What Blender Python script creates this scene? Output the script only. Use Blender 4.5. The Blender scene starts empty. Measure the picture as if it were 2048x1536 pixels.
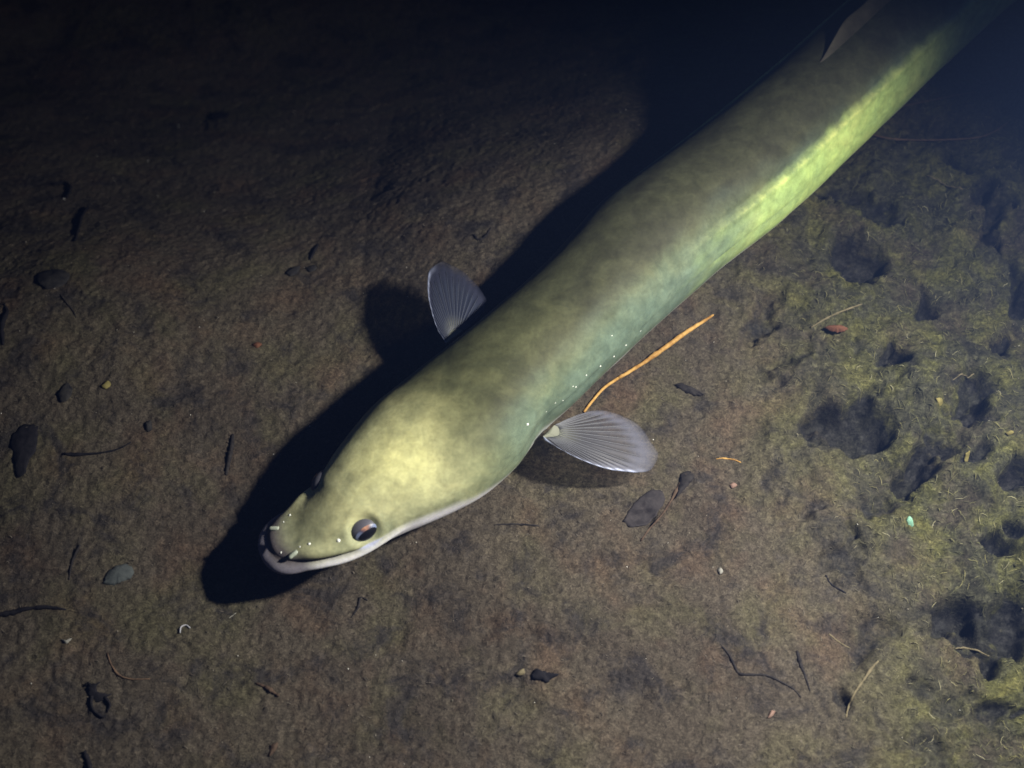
import bpy, bmesh, math, random
import numpy as np
from mathutils import Vector, Matrix

R = math.radians
rng = np.random.default_rng(7)
random.seed(7)
sc = bpy.context.scene
COL = sc.collection

# ------------------------------------------------------------------ camera
PW, PH = 2048, 1536
DIST, TILT, HFOV = 0.80, R(30), R(36)
CAM = np.array([0.0, -DIST * math.sin(TILT), DIST * math.cos(TILT)])
cam_d = bpy.data.cameras.new('camera')
cam = bpy.data.objects.new('camera', cam_d)
COL.objects.link(cam)
cam.location = CAM
cam.rotation_euler = (TILT, 0, 0)
cam_d.angle = HFOV
cam_d.clip_start = 0.005
cam_d.clip_end = 60
cam_d.dof.use_dof = True
cam_d.dof.focus_distance = 0.775
cam_d.dof.aperture_fstop = 8
sc.camera = cam

# ------------------------------------------------------------------ night sky, its blue ambient raised to lift the shadows
w = bpy.data.worlds.new('World')
sc.world = w
w.use_nodes = True
bg = w.node_tree.nodes['Background']
bg.inputs[0].default_value = (0.012, 0.02, 0.05, 1)
bg.inputs[1].default_value = 2.8

# ------------------------------------------------------------------ the torch held beside the camera, the only light of the photograph
LAMP = (0.325, -0.075, 0.40)
AIM = (0.065, -0.142, 0.0)
ld = bpy.data.lights.new('torch', 'SPOT')
ld.energy = 48.0
ld.color = (1.0, 0.95, 0.86)
ld.spot_size = R(98)
ld.spot_blend = 1.0
ld.shadow_soft_size = 0.016
lo = bpy.data.objects.new('torch', ld)
COL.objects.link(lo)
lo.location = LAMP
lo.rotation_euler = (Vector(AIM) - Vector(LAMP)).to_track_quat('-Z', 'Y').to_euler()

sc.view_settings.view_transform = 'Standard'
sc.view_settings.look = 'None'
sc.view_settings.exposure = 0.0
sc.view_settings.gamma = 1.0
sc.render.engine = 'CYCLES'
sc.cycles.use_denoising = True
sc.cycles.max_bounces = 6
sc.cycles.transparent_max_bounces = 16
sc.cycles.volume_bounces = 0
sc.cycles.filter_width = 1.6
sc.cycles.sample_clamp_indirect = 1.0

# ------------------------------------------------------------------ helpers
FPX = PW / 2 / math.tan(HFOV / 2)
cr, sr = math.cos(TILT), math.sin(TILT)
RIGHT = np.array([1.0, 0, 0]); UP = np.array([0, cr, sr]); FWD = np.array([0, sr, -cr])


def at(px, py, z=0.0):
    d = FWD + RIGHT * ((px - PW / 2) / FPX) + UP * (-(py - PH / 2) / FPX)
    t = (z - CAM[2]) / d[2]
    return CAM + d * t


def project(P):
    v = np.asarray(P) - CAM
    dz = v @ FWD
    return np.stack([PW / 2 + FPX * (v @ RIGHT) / dz, PH / 2 - FPX * (v @ UP) / dz], -1), dz


def _hash(i, j, seed):
    h = (i.astype(np.int64) * 374761393 + j.astype(np.int64) * 668265263 + seed * 1274126177) & 0x7fffffff
    h = ((h ^ (h >> 13)) * 1274126177) & 0x7fffffff
    return ((h ^ (h >> 16)) & 0xffff) / 65535.0


def vnoise(x, y, seed=0):
    i, j = np.floor(x), np.floor(y)
    fx, fy = x - i, y - j
    fx = fx * fx * fx * (fx * (fx * 6 - 15) + 10); fy = fy * fy * fy * (fy * (fy * 6 - 15) + 10)
    a, b = _hash(i, j, seed), _hash(i + 1, j, seed)
    c, d = _hash(i, j + 1, seed), _hash(i + 1, j + 1, seed)
    return (a + (b - a) * fx) * (1 - fy) + (c + (d - c) * fx) * fy


def fbm(x, y, octv=4, seed=0, gain=0.5):
    s, a, n = 0, 1, 0
    for k in range(octv):
        s = s + a * (vnoise(x, y, seed + k * 17) - 0.5); n += a
        x, y = x * 1.93 * .8 - y * 1.93 * .6, x * 1.93 * .6 + y * 1.93 * .8
        a *= gain
    return s / n * 2


def sstep(a, b, x):
    t = np.clip((x - a) / (b - a), 0, 1)
    return t * t * (3 - 2 * t)


def mesh_obj(name, verts, faces, mat=None, parent=None, smooth=True):
    me = bpy.data.meshes.new(name)
    me.from_pydata([tuple(map(float, v)) for v in verts], [], [tuple(map(int, f)) for f in faces])
    me.update()
    if smooth:
        me.polygons.foreach_set('use_smooth', [True] * len(me.polygons))
    if mat:
        me.materials.append(mat)
    o = bpy.data.objects.new(name, me)
    COL.objects.link(o)
    if parent:
        o.parent = parent
    return o


def attr(o, name, vals):
    a = o.data.attributes.new(name, 'FLOAT', 'POINT')
    a.data.foreach_set('value', np.asarray(vals, dtype=np.float32))


def tag(o, label=None, cat=None, group=None, kind=None):
    if label: o['label'] = label
    if cat: o['category'] = cat
    if group: o['group'] = group
    if kind: o['kind'] = kind
    return o


class NT:
    """small wrapper for building node materials"""
    def __init__(s, name):
        s.m = bpy.data.materials.new(name); s.m.use_nodes = True
        s.t = s.m.node_tree; s.b = s.t.nodes['Principled BSDF']; s.out = s.t.nodes['Material Output']
        s.co = None

    def n(s, typ, **kw):
        nd = s.t.nodes.new(typ)
        for k, v in kw.items(): setattr(nd, k, v)
        return nd

    def link(s, a, b): s.t.links.new(a, b)

    def coord(s):
        if not s.co: s.co = s.n('ShaderNodeTexCoord').outputs['Object']
        return s.co

    def noise(s, scale, detail=4, rough=.55, dist=0, vec=None, stretch=None):
        nd = s.n('ShaderNodeTexNoise')
        nd.inputs['Scale'].default_value = scale; nd.inputs['Detail'].default_value = detail
        nd.inputs['Roughness'].default_value = rough; nd.inputs['Distortion'].default_value = dist
        v = vec or s.coord()
        if stretch:
            mp = s.n('ShaderNodeMapping'); mp.inputs['Scale'].default_value = stretch[0]
            mp.inputs['Rotation'].default_value = (0, 0, stretch[1]); s.link(v, mp.inputs[0]); v = mp.outputs[0]
        s.link(v, nd.inputs['Vector'])
        return nd.outputs['Fac']

    def ramp(s, fac, stops):
        nd = s.n('ShaderNodeValToRGB')
        e = nd.color_ramp.elements
        while len(e) < len(stops): e.new(.5)
        for k, (p, c) in enumerate(stops):
            e[k].position = p
            e[k].color = (c, c, c, 1) if isinstance(c, (int, float)) else tuple(c) + (1,)
        s.link(fac, nd.inputs[0])
        return nd.outputs[0]

    def mix(s, fac, a, b, typ='MIX'):
        nd = s.n('ShaderNodeMix', data_type='RGBA', blend_type=typ)
        for k, v in ((0, fac), (6, a), (7, b)):
            if isinstance(v, (int, float)): nd.inputs[k].default_value = v
            elif isinstance(v, tuple): nd.inputs[k].default_value = v + (1,)
            else: s.link(v, nd.inputs[k])
        return nd.outputs[2]

    def math(s, op, a, b=0.0):
        nd = s.n('ShaderNodeMath', operation=op)
        for k, v in ((0, a), (1, b)):
            if isinstance(v, (int, float)): nd.inputs[k].default_value = v
            else: s.link(v, nd.inputs[k])
        return nd.outputs[0]

    def at(s, name):
        return s.n('ShaderNodeAttribute', attribute_name=name).outputs['Fac']

    def bump(s, h, strength, dist):
        nd = s.n('ShaderNodeBump'); nd.inputs['Strength'].default_value = strength; nd.inputs['Distance'].default_value = dist
        s.link(h, nd.inputs['Height']); s.link(nd.outputs[0], s.b.inputs['Normal'])

    def fin(s, color=None, rough=.6, spec=.2, **kw):
        if color is not None:
            if isinstance(color, tuple): s.b.inputs['Base Color'].default_value = color + (1,)
            else: s.link(color, s.b.inputs['Base Color'])
        s.b.inputs['Roughness'].default_value = rough
        s.b.inputs['Specular IOR Level'].default_value = spec
        for k, v in kw.items():
            i = s.b.inputs[k.replace('_', ' ')]
            if hasattr(v, 'is_output'): s.link(v, i)
            else: i.default_value = v
        return s.m


# ------------------------------------------------------------------ murky water between the camera and the bed
def build_haze():
    v = [(x, y, z) for z in (-1.3, 1.15) for y in (-3.6, 3.6) for x in (-3.6, 3.6)]
    f = [(0, 2, 3, 1), (4, 5, 7, 6), (0, 1, 5, 4), (2, 6, 7, 3), (0, 4, 6, 2), (1, 3, 7, 5)]
    m = bpy.data.materials.new('murky_water'); m.use_nodes = True
    t = m.node_tree; t.nodes.clear()
    out = t.nodes.new('ShaderNodeOutputMaterial'); pv = t.nodes.new('ShaderNodeVolumePrincipled')
    pv.inputs['Color'].default_value = (0.029, 0.048, 0.118, 1)
    pv.inputs['Density'].default_value = 0.5
    t.links.new(pv.outputs[0], out.inputs['Volume'])
    o = mesh_obj('haze', v, f, m, smooth=False)
    o['kind'] = 'stuff'
    o['label'] = 'blue tinted murk of the night water over the silt bed'


build_haze()

# ------------------------------------------------------------------ the bed
# hollows between the algae lumps: pixel centre in the photograph, radii in pixels, turn, depth in metres
PITS = [
    (1712, 395, 52, 36, 0.2, .030), (1716, 528, 52, 55, 0, .055), (1690, 832, 74, 46, -.35, .055),
    (1925, 330, 60, 26, .5, .05), (1962, 410, 20, 60, -.5, .05), (2015, 490, 16, 55, -.45, .055), (2040, 575, 30, 48, 0, .055),
    (1866, 600, 30, 36, .2, .05), (1800, 705, 30, 40, .5, .04), (1955, 765, 62, 40, -.3, .055),
    (1925, 810, 50, 26, -.2, .04), (1852, 935, 32, 66, .45, .055), (2034, 928, 44, 26, .1, .05),
    (1962, 1090, 46, 38, .3, .055), (2000, 1050, 22, 30, 0, .04), (1990, 1228, 76, 44, -.75, .05), (1935, 1260, 44, 34, -.2, .045),
    (2046, 1380, 20, 70, 0, .05), (1990, 1425, 52, 46, 0, .03), (1500, 628, 62, 30, -.6, .022), (1560, 590, 40, 20, -.5, .018),
    (1670, 1135, 64, 28, .1, .016), (1750, 1265, 46, 66, .6, .018), (1682, 1400, 26, 42, 0, .022), 
    (1640, 1010, 56, 24, -.5, .016), (1565, 715, 60, 26, -.1, .016), (1500, 850, 60, 40, .1, .010), (1700, 1085, 18, 30, .6, .014),
    (1780, 1030, 30, 26, .6, .018), (1300, 1030, 50, 34, -.7, .012), (1920, 880, 16, 34, .3, .025),
    (2035, 700, 30, 26, 0, .035), (1990, 300, 60, 24, .2, .012), (1830, 265, 60, 26, -.1, .014),
    (2020, 160, 40, 60, .3, .014), (1900, 1380, 40, 24, -.5, .014), (1840, 1470, 60, 30, 0, .012), (970, 1240, 34, 44, .4, .006),
    (1110, 1290, 60, 26, .3, .005), (1060, 1400, 60, 36, 0, .005), (790, 1270, 40, 24, .5, .004), (1250, 1400, 40, 50, .3, .006)]

_pc = []


ADDED_BANK0 = at(979, 791, .036)[:2]; _t = at(1634, 212, .036)[:2] - ADDED_BANK0
ADDED_BANKT = _t / np.linalg.norm(_t); ADDED_BANKN = np.array([-ADDED_BANKT[1], ADDED_BANKT[0]])


def bed_height(x, y, fine=True, hollow_shade=False):
    x = np.asarray(x, float); y = np.asarray(y, float)
    al = algae(x, y)
    h = 0.006 * fbm(x * 9, y * 9, 3, 3)
    # low silt bank, added on the eel's far side to narrow its shadow
    e = (x - ADDED_BANK0[0]) * ADDED_BANKN[0] + (y - ADDED_BANK0[1]) * ADDED_BANKN[1]
    f = (x - ADDED_BANK0[0]) * ADDED_BANKT[0] + (y - ADDED_BANK0[1]) * ADDED_BANKT[1]
    h = h + .021 * sstep(.004, .046, e) * (1 - sstep(.05, .30, e)) * sstep(-.05, .09, f) * (1 - sstep(.16, .30, f))
    # the bed falls away beyond the eel, sloped to darken the far end
    h = h - 0.20 * sstep(.045, .50, y + .02 * fbm(x * 5, y * 5, 2, 83) - .40 * np.maximum(x - .05, -.13))
    h = h + al * 0.017 * fbm(x * 22, y * 22, 4, 11)
    if fine:
        h = h + (0.0009 + 0.0016 * al) * fbm(x * 120, y * 120, 4, 23, .6)
        h = h + (0.0009 + .0009 * al) * fbm(x * 430, y * 400, 3, 31, .65)
    wx = 0.021 * fbm(x * 34, y * 34, 5, 41, .55); wy = 0.021 * fbm(x * 34, y * 34, 5, 57, .55)
    shade = np.zeros_like(x)
    for c, (px, py, rx, ry, rot, dep) in _pc:
        sx = rx / FPX * .80; sy = ry / FPX * .80 / cr * .95
        m = (np.abs(x - c[0]) < .08) & (np.abs(y - c[1]) < .08)
        if not m.any(): continue
        dx = (x + wx - c[0]); dy = (y + wy - c[1])
        # the turn is measured in the picture, clockwise with y down
        u = dx * math.cos(rot) - dy * math.sin(rot); v = dx * math.sin(rot) + dy * math.cos(rot)
        d = np.sqrt((u / sx) ** 2 + (v / sy) ** 2)
        soft = .75
        k = np.where(m, 1 - sstep(1 - soft, 1 + soft * .35, d), 0)
        h = h - .32 * dep * k
        shade = np.maximum(shade, np.where(m, 1 - sstep(.45, 1.25, d), 0) * min(1, dep / .040))  # mask of the painted shade, stronger in deeper hollows
    return (h, shade) if hollow_shade else h


def algae(x, y):
    # mat of algae over the right-hand part of the bed
    x = np.asarray(x, float); y = np.asarray(y, float)
    n = fbm(x * 7, y * 7, 4, 71)
    return sstep(.06, .19, x + .05 * n - .25 * np.clip(-y - .02, 0, .1) + .10 * np.clip(y, 0, .3))


def bed_pt(px, py, lift=0.0):
    z = 0.0
    for _ in range(9):
        p_ = at(px, py, z)
        z = .5 * z + .5 * (float(bed_height(np.array([p_[0]]), np.array([p_[1]]))[0]) + lift)
    return at(px, py, z)


def axis(lo, hi, step, far):
    a = np.arange(lo, hi + step / 2, step)
    ext = []; s = step; p = 0
    while p < far:
        s *= 1.25; p += s; ext.append(p)
    ext = np.array(ext)
    return np.concatenate([(a[0] - ext)[::-1], a, a[-1] + ext])


def build_bed():
    xs = axis(-.345, .345, .00095, 2.9); ys = axis(-.235, .46, .00110, 2.9)
    X, Y = np.meshgrid(xs, ys)
    Z, SHADE = bed_height(X, Y, hollow_shade=True)
    nx, ny = len(xs), len(ys)
    V = np.stack([X, Y, Z], -1).reshape(-1, 3)
    idx = np.arange(nx * ny).reshape(ny, nx)
    F = np.stack([idx[:-1, :-1], idx[:-1, 1:], idx[1:, 1:], idx[1:, :-1]], -1).reshape(-1, 4)
    me = bpy.data.meshes.new('riverbed')
    me.vertices.add(len(V)); me.vertices.foreach_set('co', V.astype(np.float32).ravel())
    me.loops.add(F.size); me.loops.foreach_set('vertex_index', F.astype(np.int32).ravel())
    me.polygons.add(len(F))
    me.polygons.foreach_set('loop_start', np.arange(0, F.size, 4, dtype=np.int32))
    me.polygons.foreach_set('loop_total', np.full(len(F), 4, dtype=np.int32))
    me.polygons.foreach_set('use_smooth', np.ones(len(F), dtype=bool))
    me.update(calc_edges=True)
    o = bpy.data.objects.new('riverbed', me); COL.objects.link(o)
    attr(o, 'algae', algae(X, Y).ravel())
    attr(o, 'hollow_shade', SHADE.ravel())
    o['kind'] = 'structure'
    o['label'] = 'brown silt river bed with a lumpy olive algae mat on the right'
    t = NT('silt')
    a = t.at('algae')
    big = t.noise(11, 5, .6, .4)
    mid = t.noise(48, 6, .65, .5)
    fine = t.noise(420, 5, .7, .8)
    grain = t.noise(1100, 3, .7)
    hue = t.noise(26, 4, .6)
    streak = t.noise(260, 4, .65, 1.2, stretch=((.55, 1.3, 1), .5))
    silt = t.ramp(big, [(.30, (.078, .062, .050)), (.5, (.112, .092, .072)), (.72, (.135, .112, .080))])
    silt = t.mix(t.ramp(hue, [(.50, 0.0), (.68, .38)]), silt, (.150, .088, .058))
    silt = t.mix(t.ramp(t.noise(20, 4, .6, .3), [(.50, 0.0), (.68, .38)]), silt, (.125, .120, .056))
    silt = t.mix(t.ramp(mid, [(.36, .85), (.50, 0.0)]), silt, (.046, .041, .042))
    alg = t.ramp(mid, [(.30, (.038, .036, .028)), (.46, (.066, .064, .042)), (.60, (.105, .102, .042)), (.74, (.16, .148, .052))])
    alg = t.mix(t.ramp(hue, [(.50, 0.0), (.7, .5)]), alg, (.10, .072, .058))
    col = t.mix(a, silt, alg)
    shade = t.math('ADD', t.at('hollow_shade'), t.math('MULTIPLY', t.math('SUBTRACT', t.noise(85, 5, .65), .5), t.math('MULTIPLY', t.at('hollow_shade'), 3.6)))
    col = t.mix(t.ramp(shade, [(.20, 0.0), (.70, .86)]), col, (.027, .027, .030))  # hollows painted near black to stand in for their shade
    col = t.mix(.85, col, t.ramp(fine, [(.31, .40), (.5, .95), (.69, 1.65)]), 'MULTIPLY')
    col = t.mix(.75, col, t.ramp(grain, [(.30, .5), (.5, 1.0), (.70, 1.5)]), 'MULTIPLY')
    col = t.mix(t.math('MULTIPLY', a, .8), col, t.ramp(streak, [(.35, .65), (.5, .95), (.68, 1.6)]), 'MULTIPLY')
    col = t.mix(1.0, col, (.585, .605, .60), 'MULTIPLY')
    h = t.math('ADD', t.math('MULTIPLY', fine, 1.0), t.math('MULTIPLY', grain, .45))
    h = t.math('ADD', h, t.math('MULTIPLY', streak, .8))
    t.bump(h, .75, .0011)
    t.fin(col, .95, .05)
    me.materials.append(t.m)
    return o


_pc = [(bed_pt(p[0], p[1]), p) for p in PITS]
build_bed()

# ------------------------------------------------------------------ the eel
# centre line in the photograph (pixels), half width (pixels), height of the centre line above the bed (m), height/width
SPINE = [
    (541, 1089, 2, .027, .80), (563, 1082, 50, .027, .70), (585, 1074, 61, .0275, .68), (626, 1058, 73, .029, .68),
    (678, 1036, 83, .030, .76), (715, 1008, 99, .031, .74), (757, 970, 121, .0315, .71), (826, 915, 143, .032, .70),
    (899, 862, 147, .033, .74), (979, 791, 136, .0345, .84), (1042, 733, 125, .0355, .91), (1172, 613, 121, .036, .96),
    (1297, 489, 127, .036, .96), (1396, 412, 123, .036, .96), (1482, 346, 122, .036, .96), (1634, 212, 114, .0365, .98),
    (1772, 84, 110, .037, 1.0), (1900, -30, 106, .037, 1.0), (2060, -160, 100, .037, 1.02), (2260, -290, 92, .037, 1.05)]


def catmull(P, n):
    P = np.asarray(P, float)
    d = np.concatenate([[0], np.cumsum(np.linalg.norm(np.diff(P[:, :3], axis=0), axis=1))])
    m = np.zeros_like(P)
    m[1:-1] = (P[2:] - P[:-2]) / (d[2:] - d[:-2])[:, None]
    m[0] = (P[1] - P[0]) / (d[1] - d[0]); m[-1] = (P[-1] - P[-2]) / (d[-1] - d[-2])

    def ev(s):
        s = np.atleast_1d(s)
        k = np.clip(np.searchsorted(d, s, side='right') - 1, 0, len(d) - 2)
        h = (d[k + 1] - d[k]); t = ((s - d[k]) / h)[:, None]; h = h[:, None]
        return ((2 * t**3 - 3 * t**2 + 1) * P[k] + (t**3 - 2 * t**2 + t) * h * m[k]
                + (-2 * t**3 + 3 * t**2) * P[k + 1] + (t**3 - t**2) * h * m[k + 1])
    return ev, d


rows = []
for px, py, hw, z, ra in SPINE:
    p = at(px, py, z)
    depth = (p - CAM) @ FWD
    a_ = hw / FPX * depth
    rows.append([*p, a_, a_ * ra])
# the tail goes on out of the frame
p = np.array(rows[-1][:3]); dirv = p - np.array(rows[-2][:3]); dirv /= np.linalg.norm(dirv)
ang = math.atan2(dirv[1], dirv[0])
for k in range(1, 9):
    ang -= .07 + .02 * k
    p = p + .085 * np.array([math.cos(ang), math.sin(ang), 0])
    f = 1 - (k / 8.6) ** 1.6
    a_ = rows[19][3] * f
    rows.append([*p, max(a_ * .9, .002), max(a_ * 1.15, .004)])
ev, dk = catmull(rows, None)
STOT = dk[-1]
S_EYE = dk[4]; S_NOSE = dk[2]
S_MOUTH = dk[4] * 1.02
S_DORSAL = dk[15] - .004

NR, NA = 560, 168
tt = np.linspace(0, 1, NR)
sv = STOT * (0.10 * tt**1.0 + .90 * tt**2.2)
sv = np.where(tt < 1, sv, STOT)
E = ev(sv)
# rounded snout
C = E[:, :3]; A = E[:, 3].copy(); B = E[:, 4].copy()
A2, B2 = ev(np.array([dk[2]]))[0][3:5]
A3, B3 = ev(np.array([dk[3]]))[0][3:5]
mk = sv < dk[3]
prof = np.clip(1 - np.clip(1 - sv / (dk[2] * 1.25), 0, 1) ** 2.6, 0, 1) ** (1 / 2.6)
lin = (sv - dk[3]) / (dk[3] - dk[2])
A[mk] = ((A3 + (A3 - A2) * .8 * lin) * prof)[mk]; B[mk] = ((B3 + (B3 - B2) * .8 * lin) * prof)[mk]
A = np.maximum(A, 1e-5); B = np.maximum(B, 1e-5)
T = np.gradient(C, sv, axis=0)
kern = np.ones(9) / 9
for c_ in range(3):
    T[:, c_] = np.convolve(np.pad(T[:, c_], 4, mode='edge'), kern, 'valid')
T /= np.linalg.norm(T, axis=1)[:, None]          # points towards the tail
Z0 = np.array([0, 0, 1.0])
LT = np.cross(T, Z0); LT /= np.linalg.norm(LT, axis=1)[:, None]
# LT must be the eel's left, which is the side facing the lower right of the picture
if (LT[0] @ np.array([.54, -.84, 0])) < 0: LT = -LT
UPV = np.cross(LT, T) ; UPV *= np.sign(UPV[:, 2])[:, None]
roll = R(9) + R(3) * (1 - sstep(dk[5], dk[9], sv))
LTr = LT * np.cos(roll)[:, None] + UPV * np.sin(roll)[:, None]
UPr = UPV * np.cos(roll)[:, None] - LT * np.sin(roll)[:, None]
th = np.linspace(0, 2 * math.pi, NA, endpoint=False)
ct, st = np.cos(th), np.sin(th)
# super-ellipse section: flatter belly, flatter crown on the head
ex = np.where(st > 0, 2.05, 2.35)
rad = (np.abs(ct) ** ex + np.abs(st) ** ex) ** (-1 / ex)
lat = A[:, None] * (rad * ct)[None]; ver = B[:, None] * (rad * st)[None]
# the head is flatter above than below
headf = 1 - sstep(dk[4], dk[7], sv)
wedge = (1 - sstep(0, S_NOSE * 3.2, sv))[:, None]
ver = np.where(ver > 0, ver * (1 - .10 * headf[:, None]) * (1 - .68 * wedge), ver)
V = C[:, None] + LTr[:, None] * lat[..., None] + UPr[:, None] * ver[..., None]


def normals(V):
    du = np.gradient(V, axis=0)
    dv = np.roll(V, -1, axis=1) - np.roll(V, 1, axis=1)
    n = np.cross(du, dv)
    ln = np.linalg.norm(n, axis=2, keepdims=True)
    n = n / np.maximum(ln, 1e-12)
    cen = V - C[:, None]
    sg = np.sign((n * cen).sum())
    return n * sg


N = normals(V)
N[0] = -T[0]
for k in range(1, 4):                       # steady normals at the pole
    f = k / 4
    N[k] = N[k] * f + (-T[0]) * (1 - f); N[k] /= np.linalg.norm(N[k], axis=1)[:, None]
S = np.repeat(sv[:, None], NA, 1)
# --- mouth: crease, protruding lower lip, thick upper lip
BM = B2
zloc = ver / BM
mline = .02 - .02 * sstep(S_NOSE * .3, S_MOUTH, S)
d = zloc - mline
fade = 1 - sstep(S_MOUTH * .82, S_MOUTH * 1.12, S)
fsoft = 1 - sstep(S_MOUTH * .75, S_MOUTH * 1.7, S)
front = 1 - sstep(0, S_NOSE * 1.3, S)
disp = -(.0016 - .0009 * front) * np.exp(-(d / .075) ** 2) * fade
disp += (.0036 + .0026 * front) * np.exp(-((d + .30) / .24) ** 2) * fsoft
disp += .0009 * np.exp(-((d - .24) / .16) ** 2) * fade
disp += .0016 * np.exp(-((d - .20) / .40) ** 2) * sstep(S_NOSE * .8, S_NOSE * 2, S) * (1 - sstep(S_MOUTH * .8, S_MOUTH * 1.5, S))
disp -= .0005 * np.exp(-((d - .60) / .20) ** 2) * fsoft * (1 - front)
V = V + N * disp[..., None]
N = normals(V)
for k in range(0, 3):
    N[k] = -T[0]


def surf(px, py, up_only=True):
    """vertex of the skin that shows at this pixel of the photograph"""
    q, dz = project(V.reshape(-1, 3))
    e = np.hypot(q[:, 0] - px, q[:, 1] - py)
    face = ((N.reshape(-1, 3)) * (CAM - V.reshape(-1, 3))).sum(1) > 0
    e = np.where(face, e, 1e9)
    k = int(np.argmin(e))
    return divmod(k, NA)


# --- eye sockets
ie, je = surf(727, 1062)
je_r = (NA // 2 - je) % NA
EYES = []
for jj in (je, je_r):
    c = V[ie, jj].copy(); n = N[ie, jj].copy()
    EYES.append((ie, jj, c, n))
for q_, (i_, j_, c, n) in enumerate(EYES):
    r = np.linalg.norm(V - c, axis=2)
    if q_ == 1:
        V = V + N * (.0016 * np.exp(-(r / .010) ** 2))[..., None]
        continue
    V = V + N * ((.0006 * np.exp(-(r / .012) ** 2)) - .0028 * np.exp(-(r / .0066) ** 4)
                 + .0003 * np.exp(-((r - .0088) / .0018) ** 2))[..., None]
EYE_R = np.min([np.linalg.norm(V - e_[2], axis=2) for e_ in EYES], axis=0)
# --- gill slit hollow ahead of each pectoral fin and bulge of the cheek muscles
ig, jg = surf(1090, 862)
for jj in (jg, (NA // 2 - jg) % NA):
    c = V[ig, jj]; r = np.linalg.norm(V - c, axis=2)
    V = V - N * (.0042 * np.exp(-(r / .012) ** 2))[..., None]
# --- ridge of the lateral line on the rear body, belly fold under it
lat_ang = R(30) + 0 * S
TH = np.repeat(th[None], NR, 0)
for sgn in (1, -1):
    dang = (TH - lat_ang) if sgn == 1 else ((math.pi - TH) - lat_ang)
    dang = (dang + math.pi) % (2 * math.pi) - math.pi
    on = sstep(dk[12], dk[13], S)
    V = V + N * ((-.0009 * np.exp(-((dang - .06) / .05) ** 2) + .0012 * np.exp(-((dang + .05) / .07) ** 2)) * on)[..., None]
# soft uneven muscle
V = V + N * ((.0007 * fbm(S * 26, TH * 1.2, 3, 91)) * sstep(0, .05, S))[..., None]
N = normals(V)
for k in range(0, 3):
    N[k] = -T[0]

# --- skin attributes
sn = np.sin(TH)
lo_edge = .02 - .47 * sstep(dk[6], dk[9], S)
wob = .06 * fbm(S * 60, TH * 2.0, 3, 5)
belly = 1 - sstep(lo_edge - .26, lo_edge + .06, sn + wob)
jaw = (1 - sstep(-.55, -.10, d)) * fsoft
belly = np.maximum(belly, jaw)
lip = np.exp(-((d + .22) / .42) ** 2) * (1 - sstep(S_NOSE * 1.0, S_NOSE * 2.0, S))
dang = np.where(ct[None] > 0, TH, math.pi - TH)
dang = (dang + math.pi) % (2 * math.pi) - math.pi
rear = sstep(dk[12] - .02, dk[15] - .02, S + .02 * fbm(S * 60, TH * 4, 2, 44))
flank = rear * (1 - .4 * sstep(dk[15], dk[16], S)) * (1 - sstep(-.12, .13, dang - lat_ang + .07 * fbm(S * 150, TH * 3 + 3, 3, 8)))
line = rear * (1 - .8 * sstep(dk[15], dk[16], S)) * np.exp(-((dang - lat_ang + .03) / .035) ** 2)
back = sstep(R(5), R(56), np.abs(dang) + .16 * fbm(S * 30, TH * 2, 3, 66)) * (.80 + .20 * sstep(dk[9], dk[12], S)) * sstep(dk[6], dk[9], S)
head = 1 - sstep(dk[6], dk[9], S)
side = (1 - sstep(.1, 1.0, np.abs(dang) + .25 * fbm(S * 40, TH * 2, 3, 77))) * sstep(dk[7], dk[9], S)
crease = np.exp(-(d / .075) ** 2) * fade
gum = np.exp(-((d - .12) / .17) ** 2) * (1 - sstep(S_NOSE * .5, S_NOSE * 1.5, S))
lid = np.exp(-((EYE_R - .0078) / .0016) ** 2) * (1 - sstep(-.02, .35, zloc / BM - .55))
crown = np.exp(-((S - (dk[6] + .6 * (dk[7] - dk[6]))) / .028) ** 2) * np.exp(-((TH - R(78)) / .75) ** 2) * (.75 + .5 * fbm(S * 90, TH * 3, 3, 19))  # torch hotspot painted as a pale patch on top of the head

verts = V.reshape(-1, 3)
idx = np.arange(NR * NA).reshape(NR, NA)
nxt = np.roll(idx, -1, axis=1)
F = np.stack([idx[:-1], idx[1:], nxt[1:], nxt[:-1]], -1).reshape(-1, 4)
faces = [tuple(f) for f in F.tolist()]
faces.append(tuple(idx[-1].tolist()))
faces.append(tuple(idx[0][::-1].tolist()))

t = NT('eel_skin')
g1 = t.noise(38, 5, .62, .6); g2 = t.noise(150, 4, .6, .4); g3 = t.noise(620, 3, .6)
olive = t.ramp(g1, [(.30, (.070, .082, .036)), (.48, (.118, .132, .054)), (.66, (.19, .195, .080))])
headc = t.ramp(g1, [(.30, (.20, .225, .14)), (.48, (.31, .325, .19)), (.66, (.40, .40, .22))])
backc = t.ramp(g1, [(.30, (.026, .027, .018)), (.6, (.046, .049, .028))])
flankc = t.ramp(g1, [(.30, (.30, .43, .15)), (.5, (.40, .54, .17)), (.7, (.50, .60, .19))])
col = t.mix(t.at('head'), olive, headc)
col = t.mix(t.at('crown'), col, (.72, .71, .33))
col = t.mix(t.at('back'), col, backc)
col = t.mix(t.math('MULTIPLY', t.at('side'), .75), col, (.100, .150, .125))
col = t.mix(t.at('flank'), col, flankc)
col = t.mix(.65, col, t.ramp(g2, [(.28, .62), (.5, 1.0), (.72, 1.42)]), 'MULTIPLY')
col = t.mix(t.math('MULTIPLY', t.at('line'), t.ramp(g2, [(.42, .0), (.62, .55)])), col, (.62, .64, .20))
col = t.mix(t.at('belly'), col, t.ramp(g1, [(.3, (.74, .74, .80)), (.7, (.86, .86, .88))]))
col = t.mix(t.math('MULTIPLY', t.at('lip'), .90), col, (.13, .118, .155))
col = t.mix(t.math('MULTIPLY', t.at('gum'), .8), col, (.105, .085, .105))
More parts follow.
